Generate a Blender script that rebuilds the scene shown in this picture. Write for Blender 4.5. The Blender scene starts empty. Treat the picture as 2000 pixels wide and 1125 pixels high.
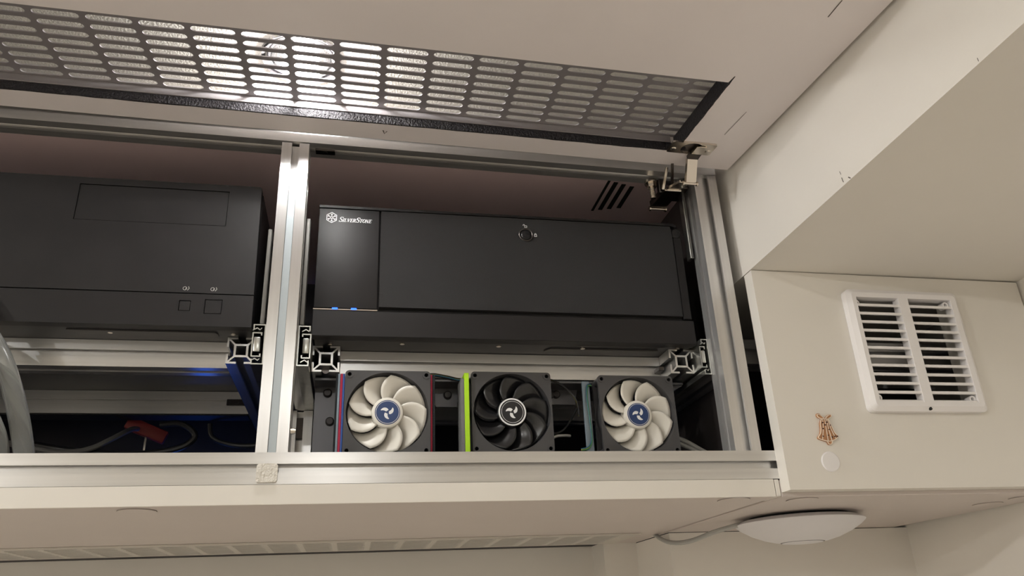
import bpy, bmesh, math, random
from mathutils import Vector, Matrix
random.seed(7)
C = bpy.context.scene.collection
SC = bpy.context.scene
H = 1.55                      # eye height: all numbers below are metres from the eye, z is lifted by H
ZV = Vector((0, 0, H))

# ------------------------------------------------------------------ camera
cam_d = bpy.data.cameras.new('camera'); cam = bpy.data.objects.new('camera', cam_d); C.objects.link(cam)
cam_d.sensor_width = 36.0; cam_d.lens = 1524.83 / 2000 * 36.0; cam_d.clip_start = 0.01
R3 = Matrix(((0.98135205, -0.03591151, -0.18883462), (-0.18748221, -0.39557083, -0.89909629), (-0.04240956, 0.91773312, -0.39492702)))
cam.matrix_world = Matrix.Translation(ZV) @ R3.to_4x4()
SC.camera = cam
# ------------------------------------------------------------------ world, view
w = bpy.data.worlds.new('world'); SC.world = w; w.use_nodes = True
w.node_tree.nodes['Background'].inputs[0].default_value = (1.0, 0.93, 0.84, 1)
w.node_tree.nodes['Background'].inputs[1].default_value = 0.02
SC.view_settings.view_transform = 'Standard'; SC.view_settings.look = 'None'
SC.view_settings.gamma = 1.0; SC.view_settings.use_curve_mapping = False
SC.view_settings.exposure = 0.0
SC.cycles.max_bounces = 10; SC.cycles.diffuse_bounces = 6
SC.cycles.sample_clamp_indirect = 4.0
LAMP_FRONT, LAMP_NEAR, LAMP_FILL = 6.8, 4.2, 38.0        # watts of the downlights: over the door, near the viewer, added unseen fill lamps
LAMP_COL = (1.0, 0.985, 0.955)

# ------------------------------------------------------------------ materials
def mat(name, col, rough=0.5, metal=0.0, bump=None, noise=None, **kw):
    m = bpy.data.materials.new(name); m.use_nodes = True
    nt = m.node_tree; b = nt.nodes['Principled BSDF']
    b.inputs['Base Color'].default_value = (*col, 1); b.inputs['Roughness'].default_value = rough
    b.inputs['Metallic'].default_value = metal
    for k, v in kw.items():
        key = {'spec': 'Specular IOR Level', 'trans': 'Transmission Weight', 'ior': 'IOR', 'coat': 'Coat Weight', 'coatr': 'Coat Roughness',
               'aniso': 'Anisotropic', 'alpha': 'Alpha', 'sheen': 'Sheen Weight', 'sss': 'Subsurface Weight'}.get(k)
        if key: b.inputs[key].default_value = v
    tc = nt.nodes.new('ShaderNodeTexCoord')
    if noise:                       # (scale, amount[, stretch]) a faint uneven tone
        n = nt.nodes.new('ShaderNodeTexNoise'); n.inputs['Scale'].default_value = noise[0]; n.inputs['Detail'].default_value = 4
        src = tc.outputs['Object']
        if len(noise) > 2:
            mp = nt.nodes.new('ShaderNodeMapping'); mp.inputs['Scale'].default_value = noise[2]
            nt.links.new(src, mp.inputs[0]); src = mp.outputs[0]
        nt.links.new(src, n.inputs['Vector'])
        r = nt.nodes.new('ShaderNodeMapRange'); r.inputs[1].default_value = 0.3; r.inputs[2].default_value = 0.7
        r.inputs[3].default_value = 1 - noise[1]; r.inputs[4].default_value = 1 + noise[1]
        nt.links.new(n.outputs[0], r.inputs[0])
        mx = nt.nodes.new('ShaderNodeMix'); mx.data_type = 'RGBA'; mx.blend_type = 'MULTIPLY'; mx.inputs[0].default_value = 1
        mx.inputs[6].default_value = (*col, 1); nt.links.new(r.outputs[0], mx.inputs[7]); nt.links.new(mx.outputs[2], b.inputs['Base Color'])
    if bump:                        # (scale, strength, distance)
        n = nt.nodes.new('ShaderNodeTexNoise'); n.inputs['Scale'].default_value = bump[0]; n.inputs['Detail'].default_value = 3
        nt.links.new(tc.outputs['Object'], n.inputs['Vector'])
        bp = nt.nodes.new('ShaderNodeBump'); bp.inputs['Strength'].default_value = bump[1]; bp.inputs['Distance'].default_value = bump[2]
        nt.links.new(n.outputs[0], bp.inputs['Height']); nt.links.new(bp.outputs[0], b.inputs['Normal'])
    return m

def alu(axis):                      # extruded aluminium, drawn along the axis
    m = mat('brushed_aluminium_' + axis, (0.71, 0.705, 0.70), 0.33, 0.92, noise=(60, 0.06, {'x': (0.05, 3, 3), 'y': (3, 0.05, 3), 'z': (3, 3, 0.05)}[axis]), aniso=0.6)
    nt = m.node_tree; t = nt.nodes.new('ShaderNodeTangent'); t.direction_type = 'RADIAL'; t.axis = axis.upper()
    nt.links.new(t.outputs[0], nt.nodes['Principled BSDF'].inputs['Tangent'])
    return m
def glow(name, col, s):
    m = bpy.data.materials.new(name); m.use_nodes = True; b = m.node_tree.nodes['Principled BSDF']
    b.inputs['Base Color'].default_value = (*[min(1, c) * .5 for c in col], 1)
    b.inputs['Emission Color'].default_value = (*col, 1); b.inputs['Emission Strength'].default_value = s
    return m
ALX, ALY, ALZ = alu('x'), alu('y'), alu('z')
M = dict(
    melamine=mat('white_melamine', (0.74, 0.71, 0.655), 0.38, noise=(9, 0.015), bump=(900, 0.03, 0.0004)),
    melamine_shaded=mat('white_melamine_shaded', (0.57, 0.51, 0.48), 0.4, noise=(7, 0.02)),  # white melamine with the shade under the boards put into its colour
    door=mat('white_door_laminate', (0.84, 0.785, 0.785), 0.42, noise=(6, 0.03), bump=(700, 0.03, 0.0004)),
    paint=mat('cream_wall_paint', (0.74, 0.71, 0.66), 0.6, noise=(4, 0.03), bump=(160, 0.12, 0.0008)),
    ceil=mat('rough_ceiling_plaster', (0.80, 0.78, 0.72), 0.7, bump=(420, 0.9, 0.0014), noise=(300, 0.06)),
    floor=mat('pale_wood_floor', (0.50, 0.455, 0.40), 0.5, noise=(14, 0.1, (0.2, 4, 1))),
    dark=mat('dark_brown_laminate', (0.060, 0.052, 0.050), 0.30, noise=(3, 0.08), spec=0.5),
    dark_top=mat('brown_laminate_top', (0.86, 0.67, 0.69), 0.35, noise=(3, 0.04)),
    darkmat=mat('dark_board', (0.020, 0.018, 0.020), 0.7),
    lining=mat('black_cut_edge', (0.012, 0.010, 0.013), 0.6, bump=(420, 1.0, 0.003), spec=0.4),
    steel_black=mat('black_powder_coat', (0.017, 0.016, 0.018), 0.42, noise=(40, 0.12), bump=(1400, 0.06, 0.0003)),
    plastic_black=mat('black_satin_plastic', (0.0105, 0.0095, 0.0102), 0.52, spec=0.36, noise=(25, 0.15), bump=(1800, 0.05, 0.0003)),
    texture_black=mat('black_textured_plastic', (0.0105, 0.0095, 0.0102), 0.46, bump=(2400, 1.0, 0.0012), spec=0.45),
    bezel=mat('black_bezel', (0.0105, 0.0095, 0.0102), 0.47, spec=0.34, noise=(30, 0.1)),
    chassis=mat('dark_steel_chassis', (0.06, 0.055, 0.055), 0.42, 0.6),
    groove=mat('black_groove', (0.004, 0.004, 0.004), 0.8),
    galv=mat('zinc_steel', (0.55, 0.56, 0.53), 0.28, 1.0, noise=(70, 0.12)),
    nickel=mat('nickel', (0.72, 0.66, 0.58), 0.24, 1.0),
    nickel_dark=mat('dark_nickel', (0.10, 0.09, 0.085), 0.3, 1.0),
    gunmetal=mat('grey_steel_plate', (0.14, 0.14, 0.15), 0.4, 0.7),
    sheet=mat('perforated_aluminium', (0.29, 0.27, 0.28), 0.42, 0.3),
    sheet_pale=mat('anodised_grille', (0.62, 0.59, 0.54), 0.45, 0.35),
    vent=mat('white_abs_plastic', (0.80, 0.78, 0.78), 0.25, spec=0.5),
    ap=mat('white_matt_plastic', (0.72, 0.71, 0.73), 0.5),
    ap_ring=mat('grey_ring_plastic', (0.18, 0.18, 0.19), 0.5),
    fan_grey=mat('fan_grey_plastic', (0.055, 0.054, 0.056), 0.45, noise=(40, 0.08)),
    fan_white=mat('fan_white_plastic', (0.74, 0.71, 0.64), 0.4, sss=0.0),
    fan_black=mat('fan_black_plastic', (0.012, 0.012, 0.013), 0.25),
    blue=mat('blue_label', (0.015, 0.042, 0.135), 0.35), label_black=mat('black_label', (0.012, 0.012, 0.014), 0.35),
    white_print=mat('white_print', (0.80, 0.80, 0.80), 0.5),
    felt=mat('white_felt', (0.72, 0.69, 0.63), 0.95, bump=(260, 1.0, 0.003), sheen=0.3),
    neon=mat('neon_green_foam', (0.42, 0.72, 0.02), 0.8, bump=(500, 0.4, 0.001)),
    red=mat('red_felt', (0.45, 0.03, 0.07), 0.9, bump=(700, 0.5, 0.001)), bluef=mat('blue_felt', (0.06, 0.13, 0.42), 0.9, bump=(700, 0.5, 0.001)),
    blackf=mat('black_foam', (0.01, 0.012, 0.014), 0.9, bump=(700, 0.5, 0.001)), greyf=mat('grey_foam', (0.16, 0.16, 0.16), 0.9, bump=(600, 0.5, 0.001)),
    bluesteel=mat('blue_grey_steel', (0.20, 0.25, 0.30), 0.4, 0.5),
    wire_y=mat('yellow_wire', (0.62, 0.52, 0.05), 0.4), wire_k=mat('black_wire', (0.01, 0.01, 0.012), 0.4), wire_b=mat('blue_wire', (0.02, 0.10, 0.16), 0.4), wire_g=mat('green_wire', (0.03, 0.16, 0.05), 0.4),
    strip_grey=mat('grey_strip_metal', (0.15, 0.145, 0.135), 0.5, 0.1), cable_grey=mat('grey_cable', (0.36, 0.36, 0.34), 0.45), cable_dark=mat('dark_cable', (0.015, 0.015, 0.016), 0.4), cable_pale=mat('pale_cable', (0.5, 0.49, 0.47), 0.45),
    hose=mat('clear_hose', (0.50, 0.51, 0.49), 0.2, trans=0.70, ior=1.2),
    redplug=mat('red_plastic', (0.26, 0.025, 0.02), 0.5),
    ginger=mat('ginger_biscuit', (0.42, 0.21, 0.10), 0.6, noise=(200, 0.12)), icing=mat('white_icing', (0.80, 0.70, 0.58), 0.5), choc=mat('dark_chocolate', (0.06, 0.02, 0.012), 0.5),
    cover=mat('pale_blue_slot_cover', (0.42, 0.47, 0.50), 0.35, 0.3),
    scuff=mat('dark_scuff', (0.10, 0.085, 0.075), 0.8),
    chrome=mat('chrome', (0.82, 0.82, 0.82), 0.08, 1.0), blocker=mat('black_blocker', (0.012, 0.012, 0.012), 0.6),
    led=glow('blue_led', (0.02, 0.12, 1.0), 3.0), led_box=glow('blue_status_led', (0.03, 0.16, 1.0), 13.0),
)

# ------------------------------------------------------------------ mesh helpers
class B:
    """collects shapes in eye-origin metres"""
    def __init__(s): s.bm = bmesh.new()
    def box(s, x0, x1, y0, y1, z0, z1, bev=0.0, seg=1):
        t = bmesh.new(); bmesh.ops.create_cube(t, size=1)
        for v in t.verts: v.co = Vector((x0 + (v.co.x + .5) * (x1 - x0), y0 + (v.co.y + .5) * (y1 - y0), z0 + (v.co.z + .5) * (z1 - z0)))
        if bev: bmesh.ops.bevel(t, geom=t.edges[:], offset=bev, segments=seg, affect='EDGES', profile=0.5)
        return s.add(t)
    def add(s, t, mtx=None):
        me = bpy.data.meshes.new('tmp'); t.to_mesh(me); t.free()
        if mtx: me.transform(mtx)
        s.bm.from_mesh(me); bpy.data.meshes.remove(me); return s
    def cyl(s, p0, p1, r, n=20, r2=None, bev=0.0):
        p0, p1 = Vector(p0), Vector(p1); d = p1 - p0
        t = bmesh.new(); bmesh.ops.create_cone(t, cap_ends=True, segments=n, radius1=r, radius2=r if r2 is None else r2, depth=d.length)
        if bev:
            ed = [e for e in t.edges if len(e.link_faces) == 2 and any(len(f.verts) > 4 for f in e.link_faces)]
            bmesh.ops.bevel(t, geom=ed, offset=bev, segments=2, affect='EDGES')
        return s.add(t, Matrix.Translation((p0 + p1) / 2) @ d.to_track_quat('Z', 'Y').to_matrix().to_4x4())
    def tube(s, pts, r, n=8, sub=6):
        pts = [Vector(p) for p in pts]
        if len(pts) > 2 and sub > 1:
            q = []
            for i in range(len(pts) - 1):
                a, b, c, d = pts[max(i - 1, 0)], pts[i], pts[i + 1], pts[min(i + 2, len(pts) - 1)]
                for k in range(sub):
                    t = k / sub
                    q.append(0.5 * ((2 * b) + (c - a) * t + (2 * a - 5 * b + 4 * c - d) * t * t + (3 * b - a - 3 * c + d) * t ** 3))
            q.append(pts[-1]); pts = q
        t = bmesh.new(); rings = []
        up = Vector((0.31, 0.17, 0.93)).normalized()
        for i, p in enumerate(pts):
            d = (pts[min(i + 1, len(pts) - 1)] - pts[max(i - 1, 0)]).normalized()
            u = d.cross(up).normalized(); up = u.cross(d).normalized()
            rings.append([t.verts.new(p + (u * math.cos(6.28318 * k / n) + up * math.sin(6.28318 * k / n)) * r) for k in range(n)])
        for a, b in zip(rings, rings[1:]):
            for k in range(n): t.faces.new((a[k], a[(k + 1) % n], b[(k + 1) % n], b[k]))
        t.faces.new(rings[0][::-1]); t.faces.new(rings[-1])
        return s.add(t)
    def prism(s, loops, axis, a0, a1, mtx=None):
        """flat loops (outer + holes) pulled along an axis"""
        def P(u, v, a): return {'x': (a, u, v), 'y': (u, a, v), 'z': (u, v, a)}[axis]
        t = bmesh.new(); caps = ([], [])
        for lp in loops:
            va = [t.verts.new(P(u, v, a0)) for u, v in lp]; vb = [t.verts.new(P(u, v, a1)) for u, v in lp]
            n = len(lp)
            for i in range(n):
                j = (i + 1) % n
                t.faces.new((va[i], va[j], vb[j], vb[i]))
                caps[0].append((va[i], va[j])); caps[1].append((vb[i], vb[j]))
        for cp in caps:
            ed = [t.edges.get(e) for e in cp]
            bmesh.ops.triangle_fill(t, use_beauty=True, use_dissolve=False, edges=ed)
        bmesh.ops.recalc_face_normals(t, faces=t.faces[:])
        return s.add(t, mtx)
    def lathe(s, prof, n=48, mtx=None):
        """profile (r, z) turned about z"""
        t = bmesh.new(); rings = []
        for r, z in prof:
            rings.append([t.verts.new((r * math.cos(6.28318531 * k / n), r * math.sin(6.28318531 * k / n), z)) for k in range(n)] if r > 1e-6 else [t.verts.new((0, 0, z))])
        for a, b in zip(rings, rings[1:]):
            for k in range(n):
                j = (k + 1) % n
                vs = [a[k % len(a)], a[j % len(a)], b[j % len(b)], b[k % len(b)]]
                vs = list(dict.fromkeys(vs))
                if len(vs) > 2: t.faces.new(vs)
        bmesh.ops.recalc_face_normals(t, faces=t.faces[:])
        return s.add(t, mtx)
    def poly(s, pts):
        s.bm.faces.new([s.bm.verts.new(p) for p in pts]); return s

def make(name, b, m, parent=None, loc=None, mtx=None, sharp=0.6):
    bm = b.bm
    base = Vector((0, 0, 0))
    if parent is not None: base = parent['_base_v'] if False else BASE[parent.name]
    elif loc is not None: base = Vector(loc)
    if mtx: bm.transform(mtx)
    bm.transform(Matrix.Translation(-base))
    for f in bm.faces: f.smooth = True
    for e in bm.edges:
        e.smooth = not (len(e.link_faces) != 2 or e.calc_face_angle(0) > sharp)
    me = bpy.data.meshes.new(name); bm.to_mesh(me); bm.free()
    me.materials.append(m if not isinstance(m, str) else M[m])
    o = bpy.data.objects.new(name, me); C.objects.link(o)
    if parent is not None: o.parent = parent
    else: o.location = base + ZV
    BASE[o.name] = base
    return o
BASE = {}
def thing(name, loc, label, cat, group=None):
    o = bpy.data.objects.new(name, None); C.objects.link(o); o.empty_display_size = 0.02
    o.location = Vector(loc) + ZV; BASE[o.name] = Vector(loc)
    return tag(o, label, cat, group)
def tag(o, label, cat, group=None):
    o['label'] = label; o['category'] = cat
    if group: o['group'] = group
    return o
def struct(o): o['kind'] = 'structure'; return o
def single(name, b, m, loc, label, cat, group=None): return tag(make(name, b, m, None, loc), label, cat, group)

# T-slot profile, 30 mm, one slot a side
def profile30(s=0.030, hole=True):
    k = s / 30.0
    side = [(-15, 15), (-4.1, 15), (-4.1, 12.9), (-11.6, 12.9), (-6.3, 7.6), (6.3, 7.6), (11.6, 12.9), (4.1, 12.9), (4.1, 15)]
    out = []
    for q in range(4):
        for (x, y) in side:
            for _ in range(q): x, y = y, -x
            out.append((x * k, y * k))
    lp = [out]
    if hole: lp.append([(x * k, y * k) for x, y in ((-5.3, -5.3), (5.3, -5.3), (5.3, 5.3), (-5.3, 5.3))])
    return lp
def bar(b, axis, c, a0, a1, s=0.030):
    """profile bar: c = centre in the two other axes (x,y,z order)"""
    lp = [[(u + c[0], v + c[1]) for u, v in l] for l in profile30(s)]
    return b.prism(lp, axis, a0, a1)
ALUM = {'x': ALX, 'y': ALY, 'z': ALZ}
def bar_part(name, parent, axis, c, a0, a1, s=0.030, mtx=None): return make(name, bar(B(), axis, c, a0, a1, s), ALUM[axis], parent, mtx=mtx)

def rrect(x0, x1, y0, y1, r, n=5):
    o = []
    for cx, cy, a in ((x1 - r, y1 - r, 0), (x0 + r, y1 - r, 90), (x0 + r, y0 + r, 180), (x1 - r, y0 + r, 270)):
        for k in range(n + 1):
            t = math.radians(a + 90 * k / n); o.append((cx + r * math.cos(t), cy + r * math.sin(t)))
    return o
def circ(cx, cy, r, n=32): return [(cx + r * math.cos(6.28318531 * k / n), cy + r * math.sin(6.28318531 * k / n)) for k in range(n)]

def grille_sheet(cols, rows, pc, pr, sl, sh, x0, y0, t, margin=(0.006, 0.006, 0.006, 0.006)):
    """perforated sheet in local x,y; slot rows; cell (i,j) centred at x0+i*pc, y0+j*pr; thickness t upward from z=0"""
    st = []
    r = sh / 2
    for k in range(7): a = math.radians(-90 + 30 * k); st.append((sl / 2 - r + r * math.cos(a), r * math.sin(a)))
    for k in range(7): a = math.radians(90 + 30 * k); st.append((-sl / 2 + r + r * math.cos(a), r * math.sin(a)))
    tmp = bmesh.new()
    vs = [tmp.verts.new((x, y, 0)) for x, y in ((-pc / 2, -pr / 2), (pc / 2, -pr / 2), (pc / 2, pr / 2), (-pc / 2, pr / 2))]
    hs = [tmp.verts.new((x, y, 0)) for x, y in st]
    ed = [tmp.edges.new((vs[i], vs[(i + 1) % 4])) for i in range(4)] + [tmp.edges.new((hs[i], hs[(i + 1) % 14])) for i in range(14)]
    bmesh.ops.triangle_fill(tmp, use_beauty=True, edges=ed)
    tmp.verts.index_update(); tmp.verts.ensure_lookup_table()
    tri = [[v.index for v in f.verts] for f in tmp.faces]; co = [v.co.copy() for v in tmp.verts]
    tri = [q if (co[q[1]] - co[q[0]]).cross(co[q[2]] - co[q[0]]).z > 0 else q[::-1] for q in tri]
    tmp.free()
    V, F = [], []
    for i in range(cols):
        for j in range(rows):
            ox, oy = x0 + i * pc, y0 + j * pr; n = len(V)
            V += [(c.x + ox, c.y + oy, 0) for c in co] + [(c.x + ox, c.y + oy, t) for c in co]
            F += [[n + k for k in q[::-1]] for q in tri] + [[n + 18 + k for k in q] for q in tri]
            F += [[n + 4 + k, n + 4 + (k + 1) % 14, n + 22 + (k + 1) % 14, n + 22 + k] for k in range(14)]
    xa, xb = x0 - pc / 2, x0 + (cols - .5) * pc; ya, yb = y0 - pr / 2, y0 + (rows - .5) * pr
    me = bpy.data.meshes.new('tmp'); me.from_pydata(V, [], F); b = B(); b.bm.from_mesh(me); bpy.data.meshes.remove(me)
    l, rgt, bt, tp = margin
    b.box(xa - l, xa, ya - bt, yb + tp, 0, t); b.box(xb, xb + rgt, ya - bt, yb + tp, 0, t)
    b.box(xa, xb, ya - bt, ya, 0, t); b.box(xa, xb, yb, yb + tp, 0, t)
    return b

# ================================================================== SETTING
Z_CEIL, Z_FLOOR = 0.552, -H
struct(make('floor', B().box(-2.2, 1.3, -2.6, 1.5, Z_FLOOR - .05, Z_FLOOR), 'floor'))
# ceiling with a round hole for each downlight is not needed: the lamps are shallow rings let into it
LAMPS = [(-0.0705, 0.681), (-0.065, -0.40), (-1.62, -0.45), (-1.75, -1.65), (-1.62, 0.55)]  # the last three are fill lamps added out of view to light the room
def ceiling():
    lp = [[(-2.2, -2.6), (1.3, -2.6), (1.3, 1.5), (-2.2, 1.5)]] + [circ(x, y, 0.0375, 40) for x, y in LAMPS]
    return B().prism(lp, 'z', Z_CEIL, Z_CEIL + .05)
struct(make('ceiling', ceiling(), 'ceil'))
struct(make('wall_left', B().box(-2.25, -2.2, -2.6, 1.5, Z_FLOOR, Z_CEIL), 'paint'))
struct(make('wall_front', B().box(-2.2, 1.3, -2.65, -2.6, Z_FLOOR, Z_CEIL), 'paint'))
# right wall: slightly out of square behind the cabinet
wr = B().prism([[(0.8065, -2.6), (0.8065, 0.75), (0.8335, 1.11), (0.8335, 1.5), (1.3, 1.5), (1.3, -2.6)]], 'z', Z_FLOOR, Z_CEIL)
struct(make('wall_right', wr, 'paint'))
# rear wall below the cabinet: far part, small pier, nearer part on the right
struct(make('wall_rear', B().box(-2.2, 0.392, 1.315, 1.40, Z_FLOOR, Z_CEIL), 'paint'))
struct(make('wall_pier', B().box(0.392, 0.447, 1.252, 1.40, Z_FLOOR, Z_CEIL), 'paint'))
struct(make('wall_rear_right', B().box(0.447, 0.84, 1.109, 1.40, Z_FLOOR, 0.1105), 'paint'))
# boxed-in beam along the right wall under the ceiling
struct(make('trim_1', B().box(0.4440, 0.8066, -2.6, 1.10, 0.3675, Z_CEIL), 'paint'))

# ================================================================== DOWNLIGHTS
def downlight(x, y, label, watts):
    t = thing('downlight', (x, y, Z_CEIL), label, 'ceiling lamp', 'recessed downlights in the ceiling')
    mt = Matrix.Translation((x, y, Z_CEIL))
    make('trim_ring', B().lathe([(0.0310, 0.004), (0.0310, -0.0006), (0.0335, -0.0020), (0.0400, -0.0022), (0.0412, -0.0008), (0.0412, 0.0), (0.0372, 0.0), (0.0372, .004), (0.0310, 0.004)], 56, mt), 'chrome', t)
    make('reflector', B().lathe([(0.0310, 0.003), (0.0275, 0.016), (0.0220, 0.030), (0.0, 0.032)], 40, mt), 'chrome', t, sharp=1.2)
    rb = 0.018                                                                  # a globe bulb, half let into the ceiling
    m_ = glow('lamp_bulb', LAMP_COL, watts / (math.pi * 4 * math.pi * rb * rb))
    make('bulb', B().lathe([(rb * math.sin(math.pi * k / 16), 0.001 - rb * math.cos(math.pi * k / 16)) for k in range(17)], 32, mt), m_, t, sharp=1.5)
    return t
downlight(*LAMPS[0], 'glaring recessed spot lamp seen through the door grille', LAMP_FRONT)
downlight(*LAMPS[1], 'ceiling spot lamp straight above and behind the viewer', LAMP_NEAR)
downlight(*LAMPS[2], 'added fill lamp over the left middle of the room, out of view', LAMP_FILL)
downlight(*LAMPS[3], 'added fill lamp deep in the rear left of the room, out of view', LAMP_FILL)
downlight(*LAMPS[4], 'added fill lamp left of the lifted door, out of view', LAMP_FILL)

# ================================================================== CARCASS (dark inner boards, white bottom board)
carc = thing('wall_cabinet', (-0.1, 1.0, 0.1115), 'white and dark wall cabinet holding the aluminium frame, long white bottom edge', 'cabinet')
make('bottom_board', B().box(-1.15, 0.4375, 0.7768, 1.252, 0.1115, 0.1300), 'melamine_shaded', carc)  # underside shade is in this board's colour
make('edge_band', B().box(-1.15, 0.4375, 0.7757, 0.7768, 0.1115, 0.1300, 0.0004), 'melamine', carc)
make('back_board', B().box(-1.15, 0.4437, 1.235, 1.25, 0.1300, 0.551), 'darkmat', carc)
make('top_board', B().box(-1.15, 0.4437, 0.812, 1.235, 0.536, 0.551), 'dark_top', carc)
make('side_board', B().box(0.4310, 0.4437, 0.840, 1.235, 0.1300, 0.536), 'dark', carc)
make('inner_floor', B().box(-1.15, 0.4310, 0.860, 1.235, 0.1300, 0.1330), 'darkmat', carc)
make('side_board', B().box(-1.165, -1.15, 0.7757, 1.25, 0.1115, 0.551), 'dark', carc)
make('rear_gap_shade', B().box(-1.15, 0.392, 1.2525, 1.3145, 0.1130, 0.1300), 'darkmat', carc)  # dark fill painted as the shade of the open gap behind the board
make('edge_filler', B().box(0.4376, 0.4468, 1.1095, 1.2515, 0.1115, 0.1300), 'melamine_shaded', carc)
make('edge_filler', B().box(0.4382, 0.4432, 0.7757, 0.81, 0.1120, 0.1295, 0.0004), 'melamine', carc)
for i, (a, b_) in enumerate(((0.3165, 0.0035), (0.3255, 0.006), (0.3375, 0.006), (0.3505, 0.006))):
    make('dark_stripe', B().prism([[(a, 0.852 + i * .004), (a + b_, 0.852 + i * .004), (a + b_, 0.935 - i * .004), (a, 0.935 - i * .004)]], 'z', 0.5352, 0.5362), 'groove', carc)  # thin dark stripes along the underside of the top board

# ================================================================== ALUMINIUM FRAME
FY = 0.7757
fr = thing('aluminium_frame', (0.0, FY + .015, 0.1302), 'silver slotted aluminium profile frame across the cabinet front', 'frame')
YC = FY + 0.015
bar_part('bottom_rail', fr, 'x', (YC, 0.1452), -1.14, 0.800)
bar_part('post', fr, 'z', (-0.0790, YC), 0.1602, 0.5102)
bar_part('post', fr, 'z', (0.4143, YC), 0.1602, 0.5050)
bar_part('post', fr, 'z', (-0.590, YC), 0.1602, 0.520)
# the top rail dips to the right by about a degree
tr_m = Matrix.Translation((0.43, YC, 0.5040 + .015)) @ Matrix.Rotation(math.radians(0.92), 4, 'Y') @ Matrix.Translation((-0.43, -YC, -(0.5040 + .015)))
bar_part('top_rail', fr, 'x', (YC, 0.5040 + .015), -1.14, 0.4300, mtx=tr_m)
bar_part('depth_rail', fr, 'y', (-0.0790, 0.2700), FY + .0302, 1.19)
bar_part('rear_post', fr, 'z', (-0.0690, 0.995), 0.1602, 0.2540)
bar_part('rear_post', fr, 'z', (0.4143, 1.10), 0.1602, 0.5050)
bar_part('depth_rail', fr, 'y', (0.4143, 0.2700), FY + .0302, 1.08)
bar_part('side_rail', fr, 'x', (0.8225, 0.2837), 0.4300, 0.800)
def slot_nut(p, axis):
    b = B(); x, y, z = p
    if axis == 'z': b.box(x - .004, x + .004, y - .0012, y + .003, z - .013, z + .013, .0004); b.cyl((x, y - .002, z), (x, y + .001, z), .0026, 12)
    else: b.box(x - .013, x + .013, y - .0012, y + .003, z - .004, z + .004, .0004); b.cyl((x, y - .002, z), (x, y + .001, z), .0026, 12)
    return b
make('slot_cover', B().box(-0.0828, -0.0752, 0.7768, 0.7790, 0.1603, 0.4750, .0002), 'cover', fr)
make('slot_nut', slot_nut((-0.0688, 0.9815, 0.232), 'z'), 'nickel_dark', fr)
make('screw', B().cyl((-0.0632, 0.782, 0.182), (-0.0595, 0.782, 0.182), .0028, 12).cyl((-0.0600, 0.782, 0.182), (-0.0585, 0.782, 0.182), .0022, 12), 'nickel', fr)
for x0, z0, z1, y in ((-0.1035, 0.300, 0.412, 0.800), (-0.0632, 0.300, 0.4275, 0.800)):
    make('guide_strip', B().box(x0, x0 + .0042, y, y + .012, z0, z1, .0009, 2), 'strip_grey', fr)
make('guide_strip', B().box(0.3925, 0.3965, 0.800, 0.812, 0.400, 0.5030, .0006), 'galv', fr)

make('slot_nut', B().box(-0.058, -0.036, 0.786, 0.7955, 0.5095, 0.5125, .0005).cyl((-0.047, 0.7905, 0.5085), (-0.047, 0.7905, 0.511), .0026, 12), 'nickel_dark', fr)
# top rail hanging screw with nut
b = B().cyl((0.3535, 0.800, 0.505), (0.3535, 0.800, 0.5015), .0085, 20).cyl((0.3535, 0.800, 0.502), (0.3535, 0.800, 0.496), .0062, 6)
b.cyl((0.3535, 0.800, 0.497), (0.3535, 0.800, 0.4805), .0030, 14)
for k in range(6): b.cyl((0.3535, 0.800, 0.4945 - k * .0024), (0.3535, 0.800, 0.4933 - k * .0024), .0036, 14)
single('hanging_screw', b, 'nickel', (0.3535, 0.800, 0.505), 'short nickel screw with washer and nut hanging under the top rail', 'screw')

# ================================================================== SLEDS (profile runners that carry the computers)
def sled(x_l, x_r, zt, yl, yr, label, zl=None, bars=((0.862, 0), (1.062, 0))):
    t = thing('pull_out_sled', ((x_l + x_r) / 2, 1.0, zt - .03), label, 'sled', 'profile sleds under the computers')
    s = 0.0298
    bar_part('runner', t, 'y', (x_r - s / 2, zt - s / 2), yr, 1.19, s)
    bar_part('runner', t, 'y', (x_l + s / 2, zt - s / 2), yl, 1.19, s)
    for y, dz in bars: bar_part('crossbar', t, 'x', (y + s / 2, zt - s / 2 + dz), x_l + s + .0003, x_r - s - .0003, s)
    return t
sl_ = sled(-0.5735, -0.1115, 0.3001, 0.845, 0.845, 'aluminium sled with square open profile ends left of the middle post')
make('slot_nut', slot_nut((-0.157, 1.0605, 0.2855), 'x'), 'nickel_dark', sl_)
make('reflection_blocker', B().box(-0.543, -0.142, 1.063, 1.091, 0.2682, 0.2702, .0004), 'blocker', sl_)  # black strip added to stop the LED reflecting in the rear crossbar
sr_ = sled(-0.0510, 0.3905, 0.2925, 0.845, 0.830, 'aluminium sled with square open profile ends above the three fans')
make('screw', B().cyl((-0.036, 0.856, 0.2680), (-0.036, 0.858, 0.2680), .0042, 14), 'nickel_dark', sr_)
make('slot_nut', B().box(0.3525, 0.3595, 0.846, 0.862, 0.271, 0.276, .0005), 'nickel_dark', sr_)

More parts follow.
